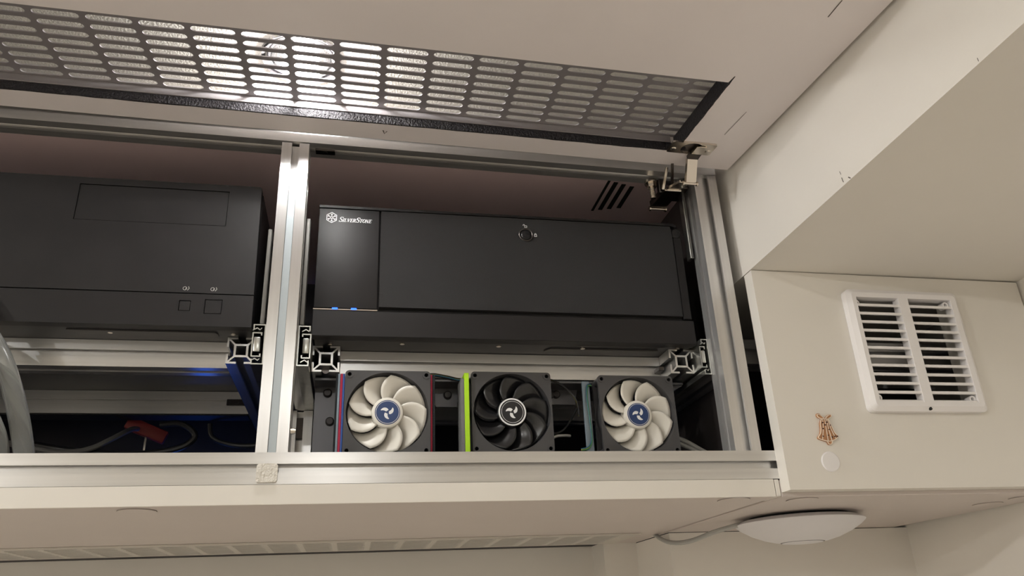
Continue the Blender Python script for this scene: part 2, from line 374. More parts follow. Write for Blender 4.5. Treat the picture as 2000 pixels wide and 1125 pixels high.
# ================================================================== DRAWER SLIDES
def c_channel(x0, x1, z0, z1, t, lip, side):
    """C section open to one side; side=+1: web at x0, opens to +x"""
    if side < 0: pts = [(x1, z0), (x0, z0), (x0, z0 + lip), (x0 + t, z0 + lip), (x0 + t, z0 + t), (x1 - t, z0 + t), (x1 - t, z1 - t), (x0 + t, z1 - t), (x0 + t, z1 - lip), (x0, z1 - lip), (x0, z1), (x1, z1)]
    else: pts = [(x0, z0), (x1, z0), (x1, z0 + lip), (x1 - t, z0 + lip), (x1 - t, z0 + t), (x0 + t, z0 + t), (x0 + t, z1 - t), (x1 - t, z1 - t), (x1 - t, z1 - lip), (x1, z1 - lip), (x1, z1), (x0, z1)]
    return pts
def slide(x0, x1, z0, z1, y0, side, label, y1=1.15):
    t = thing('drawer_slide', ((x0 + x1) / 2, 0.97, z0), label, 'drawer slide', 'ball bearing drawer slides beside the sleds')
    make('outer_channel', B().prism([c_channel(x0, x1, z0, z1, .0013, .006, side)], 'y', y0, y1), 'galv', t)
    w = x1 - x0
    xi0, xi1 = (x0 + w * .30, x1 + .0010) if side > 0 else (x0 - .0010, x1 - w * .30)
    make('inner_channel', B().prism([c_channel(xi0, xi1, z0 + .0095, z1 - .0075, .0013, .0035, -side)], 'y', y0 + .004, y1), 'galv', t)
    xm0, xm1 = (x0 + w * .38, x1 - w * .05) if side > 0 else (x0 + w * .05, x1 - w * .38)
    make('end_stop', B().box(xm0, xm1, y0 + .0035, y0 + .013, z0 + .0150, z1 - .0125, .0012, 2), 'galv', t)
    for z in (z0 + .0055, z1 - .0050):
        pts = [(xm0 - .001, z - .0012), (xm0 + w * .25, z + .0012), (xm1 - w * .1, z - .0008), (xm1 + .0006, z + .0010)]
        make('ball_cage', B().prism([[(u, v + .0006) for u, v in pts] + [(u, v - .0006) for u, v in pts[::-1]]], 'y', y0 + .001, y0 + .03), 'galv', t)
    return t
slide(-0.1095, -0.0968, 0.2555, 0.2995, 0.800, -1, 'zinc drawer slide against the left flank of the middle post')
slide(-0.0638, -0.0515, 0.2545, 0.2990, 0.800, 1, 'zinc drawer slide against the right flank of the middle post')
slide(0.3905, 0.3990, 0.2535, 0.2965, 0.803, -1, 'zinc drawer slide beside the right corner post')

# ================================================================== FELT PAD
tag(make('felt_pad', B().prism([rrect(-0.0912, -0.0718, 0.1317, 0.1492, 0.0025, 3)], 'y', FY - 0.0026, FY - 0.0001), 'felt', None, (-0.0815, FY, 0.1317)), 'square white felt pad stuck on the bottom rail below the middle post', 'felt pad')

# ================================================================== LIFT-UP DOOR
PR = Vector((0.4400, 0.7627, 0.5055)); U = Vector((0.99977, 0, -0.02123)); Vv = Vector((-0.0018, -0.9964, -0.0848)); Vv = (Vv - U * U.dot(Vv)).normalized(); N = Vv.cross(U).normalized()
if N.z < 0: N = -N
DM = Matrix((( U.x, Vv.x, N.x, PR.x), (U.y, Vv.y, N.y, PR.y), (U.z, Vv.z, N.z, PR.z), (0, 0, 0, 1)))   # a along the hinge edge, b towards the free edge, h upwards
door = thing('lift_up_door', PR, 'white lift-up cabinet door opened flat overhead with a long grille', 'door')
OA0, OA1, OB0, OB1 = -1.06, -0.0825, 0.0350, 0.1780
make('panel', B().prism([[(-1.18, 0), (0, 0), (0, 0.40), (-1.18, 0.40)], [(OA0, OB0), (OA1, OB0), (OA1, OB1), (OA0, OB1)]], 'z', 0, 0.0178), 'door', door, mtx=DM)
def ragged(n, a0, a1, lo, hi, amp):
    p = [(a0 + (a1 - a0) * k / n, lo + random.uniform(-amp, amp)) for k in range(n + 1)]
    return p
# black painted saw cuts: hinge side, right side, free side
top = ragged(60, OA0, OA1 + .001, OB0 - .0008, 0, .0006)
make('cut_edge', B().prism([top + [(OA1 + .001, OB0 + .0012), (OA0, OB0 + .0012)]], 'z', -0.0003, 0.0095), 'lining', door, mtx=DM)
rt = [(OA1 + .0008 + random.uniform(-.0004, .0004), OB0 - .004 + (0.189 - OB0 + .004) * k / 24) for k in range(25)]
make('cut_edge', B().prism([rt + [(OA1 - .0003, 0.189), (OA1 - .0016, OB1), (OA1 - .0016, OB0 - .004)]], 'z', -0.0003, 0.0176), 'lining', door, mtx=DM)
b = B()
for k in range(5): b.box(OA1 - .009 + k * .0022, OA1 + .004 + k * .0012, OB0 - .002 + k * .0018, OB0 + .004 + k * .0014, -.0004 - .0002 * k, .003 + .001 * k, .0004)
make('cut_edge', b, 'lining', door, mtx=DM)
# grille: perforated sheet with a rim set into the opening from above
PCG, PRG = 0.0455, 0.0144
ncol = 21
gb = grille_sheet(ncol, 11, PCG, PRG, 0.0402, 0.0086, -0.0857 - (ncol - 1) * PCG, 0.0440, 0.0012, (0.012, 0.02, 0.012, 0.012))
make('grille', gb, 'sheet', door, mtx=DM @ Matrix.Translation((0, 0, 0.0180)))
gr = B().box(OA0, OA1 - .006, OB0 + .0004, OB0 + .0016, 0.0096, 0.0180, .0002)
gr.box(OA0, OA1 - .006, OB0 + .0002, OB0 + .0024, 0.0096, 0.0112, .0003)
make('grille_rim', gr, 'sheet', door, mtx=DM)

def mark(name, pts, wd, parent, f, m='scuff'):
    b = B(); L, Rr = [], []
    for i, p in enumerate(pts):
        a, c = pts[max(i - 1, 0)], pts[min(i + 1, len(pts) - 1)]
        d = Vector((c[0] - a[0], c[1] - a[1])).normalized(); q = Vector((-d.y, d.x)) * wd / 2
        L.append(f(p[0] + q.x, p[1] + q.y)); Rr.append(f(p[0] - q.x, p[1] - q.y))
    for k in range(len(pts) - 1): b.poly([L[k], L[k + 1], Rr[k + 1], Rr[k]])
    return make(name, b, m, parent)
onto_door = lambda a, b_: DM @ Vector((a, b_, -0.0003))
for pts, wd in (([(-.0433, .3118), (-.0430, .300), (-.0427, .2892)], .0010), ([(-.0403, .1302), (-.0412, .105), (-.0420, .0802)], .0006), ([(-.4231, .0211), (-.4212, .0135), (-.4186, .0197)], .0013)):
    mark('scratch', pts, wd, door, onto_door)
beam = bpy.data.objects['trim_1']
onto_beam = lambda y, z: Vector((0.44375, y, z))
for pts, wd in (([(.5678, .3834), (.5667, .3793)], .0006), ([(.5670, .3761), (.5665, .3729), (.5658, .3703)], .0009), ([(.5579, .3711), (.5550, .3682)], .0011), ([(.3902, .3724), (.3899, .3689)], .0006)):
    mark('scuff', pts, wd, beam, onto_beam)

# ================================================================== HINGE
hg = thing('cabinet_hinge', PR + U * -0.067 + Vv * 0.045, 'nickel wide-angle hinge joining the lifted door to the right post', 'hinge')
def LD(a, b_, h=0): return PR + U * a + Vv * b_ + N * h
make('cup_plate', B().prism([rrect(-0.0945, -0.0405, 0.0345, 0.0590, 0.0025, 3), circ(-0.0675, 0.0465, 0.0128, 24)], 'z', -0.0024, -0.0003), 'nickel', hg, mtx=DM)
make('cup', B().lathe([(0.0126, -0.0006), (0.0110, -0.0004), (0, -0.0004)], 24, DM @ Matrix.Translation((-0.0675, 0.0465, 0))), 'nickel_dark', hg)
for a in (-0.0890, -0.0462):
    make('screw', B().lathe([(0, -0.0034), (0.0022, -0.0034), (0.0036, -0.0024), (0.0036, -0.001)], 16, DM @ Matrix.Translation((a, 0.0435, 0))), 'nickel', hg)
def link(p0, p1, wx, th, channel=True):
    """bent-sheet arm between two points, width along x"""
    p0, p1 = Vector(p0), Vector(p1); d = (p1 - p0); L = d.length; d.normalize()
    x = Vector((1, 0, 0)); x = (x - d * x.dot(d)).normalized(); n = x.cross(d)
    m = Matrix(((x.x, d.x, n.x, p0.x), (x.y, d.y, n.y, p0.y), (x.z, d.z, n.z, p0.z), (0, 0, 0, 1)))
    t = .0012
    if not channel: lp = [(-wx / 2, 0), (wx / 2, 0), (wx / 2, th), (-wx / 2, th)]
    else: lp = [(-wx / 2, 0), (wx / 2, 0), (wx / 2, th), (wx / 2 - t, th), (wx / 2 - t, t), (-wx / 2 + t, t), (-wx / 2 + t, th), (-wx / 2, th)]
    bb = B(); tmp = B().prism([lp], 'y', 0, L); tmp.bm.transform(m); me = bpy.data.meshes.new('t'); tmp.bm.to_mesh(me); bb.bm.from_mesh(me); bpy.data.meshes.remove(me)
    return bb
make('arm', link((0.3815, 0.7085, 0.4978), (0.3815, 0.7250, 0.4992), 0.0120, .004), 'nickel', hg)
make('arm', link((0.3815, 0.7250, 0.4992), (0.3815, 0.7365, 0.4990), 0.0135, .005), 'nickel_dark', hg)
make('arm', link((0.3815, 0.7352, 0.4995), (0.3835, 0.7520, 0.4770), 0.0125, .006), 'nickel', hg)
make('pin', B().cyl((0.3735, 0.7535, 0.4765), (0.3915, 0.7535, 0.4765), .0018, 12).cyl((0.3730, 0.7535, 0.4765), (0.3745, 0.7535, 0.4765), .003, 12).cyl((0.3905, 0.7535, 0.4765), (0.392, 0.7535, 0.4765), .003, 12), 'nickel', hg)
make('link', link((0.3770, 0.7545, 0.4775), (0.3745, 0.7860, 0.4860), 0.0150, .003), 'nickel', hg)
make('link', link((0.3640, 0.7700, 0.5080), (0.3620, 0.7860, 0.4860), 0.0030, .003, False), 'nickel', hg)
make('link', link((0.3660, 0.7580, 0.5060), (0.3720, 0.7800, 0.4870), 0.0028, .0028, False), 'nickel_dark', hg)
make('base_channel', link((0.3745, 0.7855, 0.4845), (0.3695, 0.8270, 0.4825), 0.0200, .009), 'nickel_dark', hg)
make('pin', B().cyl((0.3640, 0.7860, 0.4855), (0.3850, 0.7860, 0.4855), .0016, 12), 'nickel', hg)
make('pin', B().cyl((0.3585, 0.8270, 0.4815), (0.3805, 0.8270, 0.4815), .0016, 12).cyl((0.3580, 0.8270, 0.4815), (0.3598, 0.8270, 0.4815), .0032, 12).cyl((0.3792, 0.8270, 0.4815), (0.3808, 0.8270, 0.4815), .0032, 12), 'nickel', hg)
make('mounting_plate', B().box(0.3790, 0.3990, 0.790, 0.824, 0.4920, 0.5030, .001).box(0.3600, 0.3700, 0.792, 0.800, 0.486, 0.5050, .001), 'nickel_dark', hg)

# ================================================================== COMPUTERS
PY = 0.812
def stroke(b, pts, wd, m, y=0.0, closed=False):
    """flat ribbon following 2-D points (u,v) with width(s), laid on plane y (facing -y), 0.15 mm proud"""
    n = len(pts)
    ws = wd if isinstance(wd, (list, tuple)) else [wd] * n
    L, Rr = [], []
    for i in range(n):
        a = Vector(pts[(i - 1) % n] if closed or i else pts[0]); c = Vector(pts[(i + 1) % n] if closed or i < n - 1 else pts[-1])
        d = (c - a)
        if d.length < 1e-9: d = Vector((1, 0))
        d.normalize(); q = Vector((-d.y, d.x)) * ws[i] / 2; p = Vector(pts[i]); L.append(p + q); Rr.append(p - q)
    rng = range(n if closed else n - 1)
    for i in rng:
        j = (i + 1) % n
        b.poly([m(L[i]), m(L[j]), m(Rr[j]), m(Rr[i])])
GL = {  # small-cap serif letters, 1 unit high: (width, strokes [(points, widths)])
 'I': (.42, [([(.21, 0), (.21, 1)], .17), ([(.03, .03), (.39, .03)], .07), ([(.03, .97), (.39, .97)], .07)]),
 'L': (.66, [([(.2, 0), (.2, 1)], .17), ([(.03, .03), (.62, .03)], .07), ([(.03, .97), (.37, .97)], .07), ([(.6, .0), (.6, .28)], .06)]),
 'V': (.80, [([(.12, 1), (.40, 0)], .17), ([(.68, 1), (.40, 0)], .08), ([(0, .97), (.28, .97)], .07), ([(.54, .97), (.80, .97)], .07)]),
 'E': (.70, [([(.2, 0), (.2, 1)], .17), ([(.03, .03), (.64, .03)], .07), ([(.03, .97), (.62, .97)], .07), ([(.2, .52), (.5, .52)], .07), ([(.63, 0), (.63, .27)], .06), ([(.61, .75), (.61, 1)], .06), ([(.5, .4), (.5, .64)], .05)]),
 'R': (.78, [([(.2, 0), (.2, 1)], .17), ([(.03, .03), (.37, .03)], .07), ([(.03, .97), (.42, .97), (.58, .9), (.63, .74), (.56, .57), (.40, .5), (.2, .5)], [.07, .08, .13, .16, .13, .08, .07]), ([(.38, .5), (.66, .02), (.78, .02)], [.12, .15, .07])]),
 'T': (.74, [([(.37, 0), (.37, 1)], .17), ([(.2, .03), (.54, .03)], .07), ([(.03, .97), (.71, .97)], .07), ([(.04, .74), (.05, 1)], .06), ([(.70, .74), (.69, 1)], .06)]),
 'N': (.84, [([(.16, 0), (.16, 1)], .08), ([(.14, 1), (.68, 0)], .17), ([(.68, 0), (.68, 1)], .08), ([(.02, .03), (.3, .03)], .07), ([(.54, .97), (.82, .97)], .07), ([(.0, .97), (.2, .97)], .07)]),
 'O': (.80, [([(.4 + .32 * math.cos(6.28318 * k / 16), .5 + .47 * math.sin(6.28318 * k / 16)) for k in range(17)], [.08 + .09 * abs(math.cos(6.28318 * k / 16)) for k in range(17)])]),
 'S': (.62, [([(.54, .76), (.50, .92), (.34, .98), (.16, .91), (.10, .76), (.18, .60), (.34, .51), (.50, .41), (.55, .24), (.46, .08), (.30, .02), (.13, .07), (.07, .24)], [.05, .07, .07, .1, .13, .16, .17, .16, .13, .1, .07, .07, .05]), ([(.54, .72), (.55, 1)], .05), ([(.07, 0), (.065, .28)], .05)]),
}
def screws(t, pts, m='nickel', r=.0028):
    for x, y, z in pts: make('screw', B().cyl((x, y, z - .0012), (x, y, z + .0005), r, 14, bev=.0003), m, t)

# left computer
zl0, zl1, xl1 = 0.3005, 0.4712, -0.1140
pl = thing('tower_computer', (-0.33, 0.98, zl0), 'black computer case with flush drive bay cover left of the middle post', 'computer')
make('body', B().box(-0.5540, xl1 - .0015, PY + .012, 1.19, zl0, zl1 - .003, .001), 'steel_black', pl)
zs = 0.3369
fp = B().prism([[(-0.5555, zs + .0006), (xl1, zs + .0006), (xl1 - .0022, zl1 - .0015), (xl1 - .0042, zl1), (-0.5555, zl1)], [(-0.3068, 0.4187), (-0.1507, 0.4187), (-0.1507, 0.4630), (-0.3068, 0.4630)]], 'y', PY, PY + .0125)
fo = make('front_panel', fp, 'plastic_black', pl)
make('drive_bay_cover', B().box(-0.3063, -0.1512, PY + .0007, PY + .012, 0.4192, 0.4625, .0004), 'plastic_black', pl)
make('lower_bezel', B().prism([[(-0.5555, zl0 - .0003), (xl1 + .0005, zl0 - .0003), (xl1, zs - .0006), (-0.5555, zs - .0006)], [(-0.1887, 0.3168), (-0.1769, 0.3168), (-0.1769, 0.3286), (-0.1887, 0.3286)], [(-0.1630, 0.3142), (-0.1452, 0.3142), (-0.1452, 0.3306), (-0.1630, 0.3306)]], 'y', PY, PY + .0125), 'bezel', pl)
make('reset_button', B().box(-0.1882, -0.1774, PY + .0004, PY + .01, 0.3173, 0.3281, .0004), 'bezel', pl)
make('power_button', B().box(-0.1625, -0.1457, PY + .0004, PY + .01, 0.3147, 0.3301, .0004), 'bezel', pl)
for xx in (-0.1834, -0.1554):
    b = B(); mm = lambda p, xx=xx: (xx + p[0], PY - .00015, 0.3424 + p[1])
    stroke(b, circ(-.0012, 0, .0019, 12), .0005, mm, closed=True); stroke(b, [(.0015, -.0022), (.0032, .0002), (.0022, .0022)], .0006, mm); stroke(b, [(-.0005, -.0012), (.0004, .0014)], .0005, mm)
    make('button_symbol', b, 'cable_pale', pl)
screws(pl, [(-0.386, 0.838, zl0 - .0004), (-0.258, 0.836, zl0 - .0004), (-0.134, 0.834, zl0 - .0004)])
make('base_plate', B().prism([[(-0.299, 0.830), (-0.152, 0.830), (-0.150, 0.834), (-0.150, 0.842), (-0.288, 0.842)]], 'z', zl0 - .0014, zl0 - .0001), 'chassis', pl)
# right computer
zr0, zr1, xa, xb = 0.2930, 0.4524, -0.0515, 0.3885
pr_ = thing('tower_computer', (0.17, 0.98, zr0), 'black computer case with white hexagon emblem, lettering and two blue lights, above the fans', 'computer')
make('body', B().box(xa + .002, xb - .001, PY + .014, 1.19, zr0, zr1 - .002, .001), 'steel_black', pr_)
ZS = 0.3236
b = B().prism([rrect(xa + .0005, xb, ZS - .001, zr1 - .0006, .0018, 3)], 'y', PY + .0062, PY + .0145)
b.prism([[(xa + .0005, zr1 - .003), (xb - .012, zr1 - .003), (xb - .006, zr1 - .005), (xb - .004, zr1 - .003), (xb - .008, zr1), (xa + .0005, zr1)]], 'y', PY - .0004, PY + .008)
make('front_frame', b, 'bezel', pr_)
make('logo_panel', B().box(xa + .0008, 0.0172, PY, PY + .0065, ZS + .0018, zr1 - .0042, .0006, 2), 'plastic_black', pr_)
make('front_door', B().prism([[(0.0192, ZS + .0040), (0.3768, ZS + .0040), (0.3768, zr1 - .018), (0.3755, zr1 - .0045), (0.0192, zr1 - .0045)]], 'y', PY - .0008, PY + .0060), 'texture_black', pr_)
make('side_strip', B().box(0.3782, xb, PY + .0002, PY + .0065, ZS + .0010, zr1 - .0190, .0008), 'bezel', pr_)
make('corner_knob', B().lathe([(0, -.0022), (.0052, -.0020), (.0066, -.0006), (.0068, .004)], 24, Matrix.Translation((0.3832, PY + .002, zr1 - .0125)) @ Matrix.Rotation(math.radians(-90), 4, 'X')), 'fan_black', pr_)
make('trim_strip', B().box(xa, 0.0180, PY - .0003, PY + .006, ZS - .0006, ZS + .0008, .0003), 'nickel', pr_)
make('lower_bezel', B().box(xa, xb + .0015, PY - .0002, PY + .0145, zr0 - .0003, ZS - .0010, .0007), 'bezel', pr_)
for x in (-0.0281, -0.0078): make('status_light', B().box(x - .0030, x + .0030, PY - .0012, PY + .003, ZS - .0001, ZS + .0017, .0003), 'led', pr_)
lk = make('lock', B().lathe([(.0084, -.0004), (.0086, -.0010), (.0080, -.0014), (.0074, -.0010), (.0074, .0004), (0, .0004)], 36, Matrix.Translation((0.1901, PY - .0008, 0.4262)) @ Matrix.Rotation(math.radians(-90), 4, 'X')), 'nickel_dark', pr_)
lb = B().lathe([(0, -.0016), (.0048, -.0015), (.0058, -.0006), (.0060, .001)], 28, Matrix.Translation((0.1901, PY - .0008, 0.4262)) @ Matrix.Rotation(math.radians(-90), 4, 'X'))
lb.box(0.1900, 0.1934, PY - .0030, PY - .0010, 0.4256, 0.4270, .0003)
make('key_barrel', lb, 'fan_black', lk)
PD = PY - .00105
b = B()     # open and closed padlock marks
def padlock(b, cx, cz, opened):
    mm = lambda p: (cx + p[0], PD, cz + p[1])
    stroke(b, [(-.0014, -.0018), (.0014, -.0018), (.0014, .0004), (-.0014, .0004)], .0007, mm, closed=True)
    ox = -.0022 if opened else 0
    stroke(b, [(ox - .0009, .0004), (ox - .0009, .0016), (ox, .0023), (ox + .0009, .0016), (ox + .0009, .0004)], .0006, mm)
padlock(b, 0.1906, 0.4380, True); padlock(b, 0.2020, 0.4265, False)
make('lock_symbols', b, 'white_print', pr_)
b = B(); mm = lambda p: (p[0], PY - .0002, p[1])
hx, hz, hr = -0.0367, 0.4366, 0.0066
hexp = lambda r: [(hx + r * math.sin(k * math.pi / 3) * .95, hz + r * math.cos(k * math.pi / 3)) for k in range(6)]
stroke(b, hexp(hr), .0008, mm, closed=True)
stroke(b, circ(hx, hz, .0013, 14), .0006, mm, closed=True)
for k in range(6):
    a = k * math.pi / 3; s_, c_ = math.sin(a), math.cos(a)
    stroke(b, [(hx + s_ * .0020, hz + c_ * .0020), (hx + s_ * .0050, hz + c_ * .0050)], [.0009, .0007], mm)
    q = (hx + s_ * .0036, hz + c_ * .0036)
    for d in (-1, 1):
        stroke(b, [q, (q[0] + .0016 * math.sin(a + d * .9), q[1] + .0016 * math.cos(a + d * .9))], .0005, mm)
make('emblem', b, 'white_print', pr_)
b = B(); cx, bz = -0.0290, 0.4318
for ch, big in zip('SILVERSTONE', (1, 0, 0, 0, 0, 0, 1, 0, 0, 0, 0)):
    wd, sts = GL[ch]; sz = 0.0062 if big else 0.0044
    sx = sz * (1.02 if not big else 1.1)
    for pts, ww in sts:
        pp = [(cx + p[0] * sx + p[1] * sz * .30, bz + p[1] * sz) for p in pts]
        stroke(b, pp, [q * sz * 1.15 for q in ww] if isinstance(ww, list) else ww * sz * 1.15, mm)
    cx += wd * sx * .985
make('lettering', b, 'white_print', pr_)
screws(pr_, [(-0.032, 0.840, zr0 - .0004), (0.0465, 0.831, zr0 - .0004), (0.156, 0.832, zr0 - .0004), (0.256, 0.833, zr0 - .0004), (0.372, 0.8285, zr0 - .0004)])
make('base_plate', B().prism([[(0.218, 0.836), (0.350, 0.836), (0.350, 0.845), (0.212, 0.845)]], 'z', zr0 - .0014, zr0 - .0001), 'chassis', pr_)

# ================================================================== FANS
def fan_blade():
    b = bmesh.new(); n = 9; m = 7; top, bot = [], []
    for i in range(n):
        t = i / (n - 1); r = 0.0155 + t * 0.0265
        rt, rb = [], []
        half = math.radians(20.5 + 1.5 * t); sweep = math.radians(-26) * t * t
        for j in range(m):
            s = j / (m - 1) * 2 - 1
            a = sweep + s * half
            z = s * (0.0048 + .0010 * t) + 0.0016 * (1 - s * s)
            rt.append(b.verts.new((r * math.cos(a), r * math.sin(a), z + .0006))); rb.append(b.verts.new((r * math.cos(a), r * math.sin(a), z - .0006)))
        top.append(rt); bot.append(rb)
    for i in range(n - 1):
        for j in range(m - 1):
            b.faces.new((top[i][j], top[i + 1][j], top[i + 1][j + 1], top[i][j + 1])); b.faces.new((bot[i][j], bot[i][j + 1], bot[i + 1][j + 1], bot[i + 1][j]))
    for i in range(n - 1):
        b.faces.new((top[i][0], bot[i][0], bot[i + 1][0], top[i + 1][0])); b.faces.new((top[i][-1], top[i + 1][-1], bot[i + 1][-1], bot[i][-1]))
    for j in range(m - 1):
        b.faces.new((top[0][j], top[0][j + 1], bot[0][j + 1], bot[0][j])); b.faces.new((top[-1][j], bot[-1][j], bot[-1][j + 1], top[-1][j + 1]))
    bmesh.ops.recalc_face_normals(b, faces=b.faces[:])
    for f in b.faces: f.smooth = True
    me = bpy.data.meshes.new('blade'); b.to_mesh(me); b.free(); return me
BLADE = {}
def fan(x0, zb, y0, blade_m, label_m, ang, label):
    """92 mm case fan facing -y; local frame: X right, Y up, Z towards the viewer"""
    w, th = 0.0915, 0.025
    cx, cz = x0 + w / 2, zb + w / 2
    FM = Matrix.Translation((cx, y0, cz)) @ Matrix.Rotation(math.radians(90), 4, 'X')       # local z -> -y
    t = thing('cooling_fan', (cx, y0 + th / 2, zb), label, 'fan', 'case fans standing in a row behind the bottom rail')
    h = w / 2
    fr_ = B()
    holes = [circ(sx * .04125, sy * .04125, .0022, 14) for sx in (-1, 1) for sy in (-1, 1)]
    fr_.prism([rrect(-h, h, -h, h, .004, 4), circ(0, 0, .0438, 56)] + holes, 'z', -0.0040, 0.0)
    fr_.prism([rrect(-h, h, -h, h, .004, 4), circ(0, 0, .0432, 56)] + holes, 'z', -th, -th + .004)
    fr_.lathe([(.0438, -0.003), (.0428, -0.009), (.0428, -.022), (.0432, -.022), (.0450, -.022), (.0450, -0.003)], 56)
    for sx in (-1, 1):
        for sy in (-1, 1):
            fr_.prism([circ(sx * .04125, sy * .04125, .0043, 18), circ(sx * .04125, sy * .04125, .0022, 18)], 'z', -th + .002, 0.0006)
    for k in range(4):
        a = math.radians(45 + 90 * k + 20); d = Vector((math.cos(a), math.sin(a), 0))
        fr_.cyl(d * .015 + Vector((0, 0, -.0225)), d * .0435 + Vector((0, 0, -.0225)), .0016, 8)
    fr_.cyl((0, 0, -th + .0005), (0, 0, -.0175), .0175, 28)
    make('fan_frame', fr_, 'fan_grey', t, mtx=FM)
    rot = make('rotor', B().lathe([(0, -.0015), (.0150, -.0015), (.0162, -.0022), (.0168, -.004), (.0168, -.0165), (0.0, -.0165)], 40), blade_m, t, mtx=FM)
    if blade_m not in BLADE:
        BLADE[blade_m] = fan_blade(); BLADE[blade_m].materials.append(M[blade_m])
    for k in range(9):
        o = bpy.data.objects.new('blade', BLADE[blade_m]); C.objects.link(o); o.parent = rot
        o.matrix_parent_inverse = Matrix.Identity(4)
        o.matrix_local = Matrix.Translation(-BASE[rot.name]) @ FM @ Matrix.Translation((0, 0, -.0095)) @ Matrix.Rotation(math.radians(ang + 40 * k), 4, 'Z')
    lab = B().lathe([(0, -.0012), (.0132, -.0012), (.0134, -.0015)], 40)
    make('hub_label', lab, label_m, rot, mtx=FM)
    em = B(); f = lambda p: (p[0], p[1], -.00105)
    stroke(em, circ(0, 0, .0122, 40), .0004, f, closed=True)
    for k in range(3):      # three-armed swirl mark
        a0 = math.radians(90 + 120 * k + ang); pts = []
        for q in range(9):
            u = q / 8; r = .0016 + .0058 * u; a = a0 + 1.1 * u
            pts.append((r * math.cos(a), r * math.sin(a)))
        stroke(em, pts, [.0030, .0034, .0036, .0036, .0034, .0030, .0024, .0016, .0006], f)
    make('emblem', em, 'white_print', rot, mtx=FM)
    if blade_m == 'fan_black':
        rg = B().lathe([(.0140, -.0012), (.0156, -.0012), (.0156, -.0016), (.0140, -.0016), (.0140, -.0012)], 48); make('white_ring', rg, 'white_print', rot, mtx=FM)
    return t
fan(-0.0140, 0.1675, 0.8260, 'fan_white', 'blue', 10, 'white bladed fan with blue hub between red and blue strips')
fan(0.1238, 0.1710, 0.8350, 'fan_black', 'label_black', 22, 'black bladed fan with white ringed hub next to the green strip')
fan(0.2715, 0.1690, 0.8350, 'fan_white', 'blue', 33, 'white bladed fan with blue hub below the right end of the sled')
# support plate behind the fans with its shelf
fb = thing('fan_bracket', (0.17, 0.875, 0.133), 'dark steel fan bracket with round bolts behind the three fans', 'bracket')
make('ledge', B().box(-0.048, 0.388, 0.8260, 0.8640, 0.1615, 0.1672, .0008).box(0.12, 0.22, 0.834, 0.862, 0.1672, 0.1706), 'gunmetal', fb)
for x in (-0.045, 0.375): make('leg', B().box(x, x + .01, 0.85, 0.863, 0.1332, 0.1616), 'gunmetal', fb)
make('top_plate', B().box(-0.0480, 0.3880, 0.8615, 0.8950, 0.2580, 0.2610, .0006), 'gunmetal', fb)
make('side_plate', B().prism([[(-0.0480, 0.1672), (-0.0180, 0.1672), (-0.0160, 0.205), (-0.0250, 0.2580), (-0.0480, 0.2580)]], 'y', 0.8900, 0.8930), 'gunmetal', fb)
for pp, y in (([(0.080, 0.2580), (0.118, 0.2580), (0.114, 0.236), (0.090, 0.236)], .89), ([(0.218, 0.2580), (0.262, 0.2580), (0.258, 0.240), (0.222, 0.240)], .89), ([(0.358, 0.2580), (0.388, 0.2580), (0.366, 0.246), (0.358, 0.246)], .865)):
    make('hanger_plate', B().prism([pp], 'y', y, y + .003), 'gunmetal', fb)
for x, z in ((-0.0340, 0.2510), (-0.0300, 0.2180), (0.1035, 0.2500), (0.2280, 0.2520), (0.2350, 0.2520), (0.3650, 0.2520)):
    y = 0.864 if x > .3 else .889
    make('bolt', B().lathe([(0, -.0036), (.0036, -.0034), (.0048, -.0020), (.0050, .001)], 20, Matrix.Translation((x, y, z)) @ Matrix.Rotation(math.radians(-90), 4, 'X')), 'chassis', fb)
# coloured strips on the flanks of the fans
def strip(name, x0, x1, m, label, y0=0.829, y1=0.856, z0=0.1676, z1=0.2560, cat='foam strip'):
    b = B().box(x0, x1, y0, y1, z0, z1, .0004)
    return single(name, b, m, ((x0 + x1) / 2, (y0 + y1) / 2, z0), label, cat)
strip('felt_strip', -0.0164, -0.0143, 'bluef', 'narrow blue felt strip touching the left fan')
strip('felt_strip', -0.0189, -0.0165, 'red', 'crimson felt strip left of the left fan')
strip('felt_strip', -0.0216, -0.0190, 'bluesteel', 'outer blue grey strip left of the left fan')
strip('foam_strip', -0.0236, -0.0217, 'blackf', 'outermost black foam strip left of the left fan')
strip('felt_strip', 0.0778, 0.0798, 'red', 'dark red strip touching the right side of the left fan')
strip('foam_strip', 0.0799, 0.0828, 'blackf', 'black foam strip right of the left fan')
strip('foam_strip', 0.1152, 0.1205, 'neon', 'neon green foam strip left of the black fan', z1=0.2590, z0=.1676)
strip('foam_strip', 0.1112, 0.1151, 'greyf', 'grey foam strip beside the neon green strip', z1=0.2525, z0=.1676)
strip('steel_strip', 0.2550, 0.2640, 'bluesteel', 'blue grey steel strip left of the right fan', y0=.845, y1=.848, z1=.2560, cat='steel strip')

# fan wires
def wires(name, pts, label, mats, off=.0011, r=.0007, base=None):
    t = thing(name, pts[0] if base is None else base, label, 'cable')
    for k, m in enumerate(mats):
        make('wire', B().tube([(p[0] + off * .3 * k, p[1] + off * (k % 2), p[2] - off * k * .8) for p in pts], r, 6), m, t)
    return t
wires('fan_cable', [(0.0690, 0.8515, 0.2580), (0.0765, 0.8560, 0.2645), (0.0850, 0.8585, 0.2665), (0.1000, 0.8585, 0.2640), (0.1120, 0.8560, 0.2605), (0.1225, 0.8500, 0.2590)], 'thin yellow and black wires bridging the left and black fans', ('wire_k', 'wire_y', 'wire_b', 'wire_k'))
wires('fan_cable', [(0.2165, 0.8500, 0.2600), (0.2300, 0.8600, 0.2590), (0.2420, 0.8640, 0.2520), (0.2520, 0.8620, 0.2380), (0.2535, 0.8620, 0.2200)], 'yellow and black wires arching right of the black fan', ('wire_k', 'wire_y', 'wire_k'))
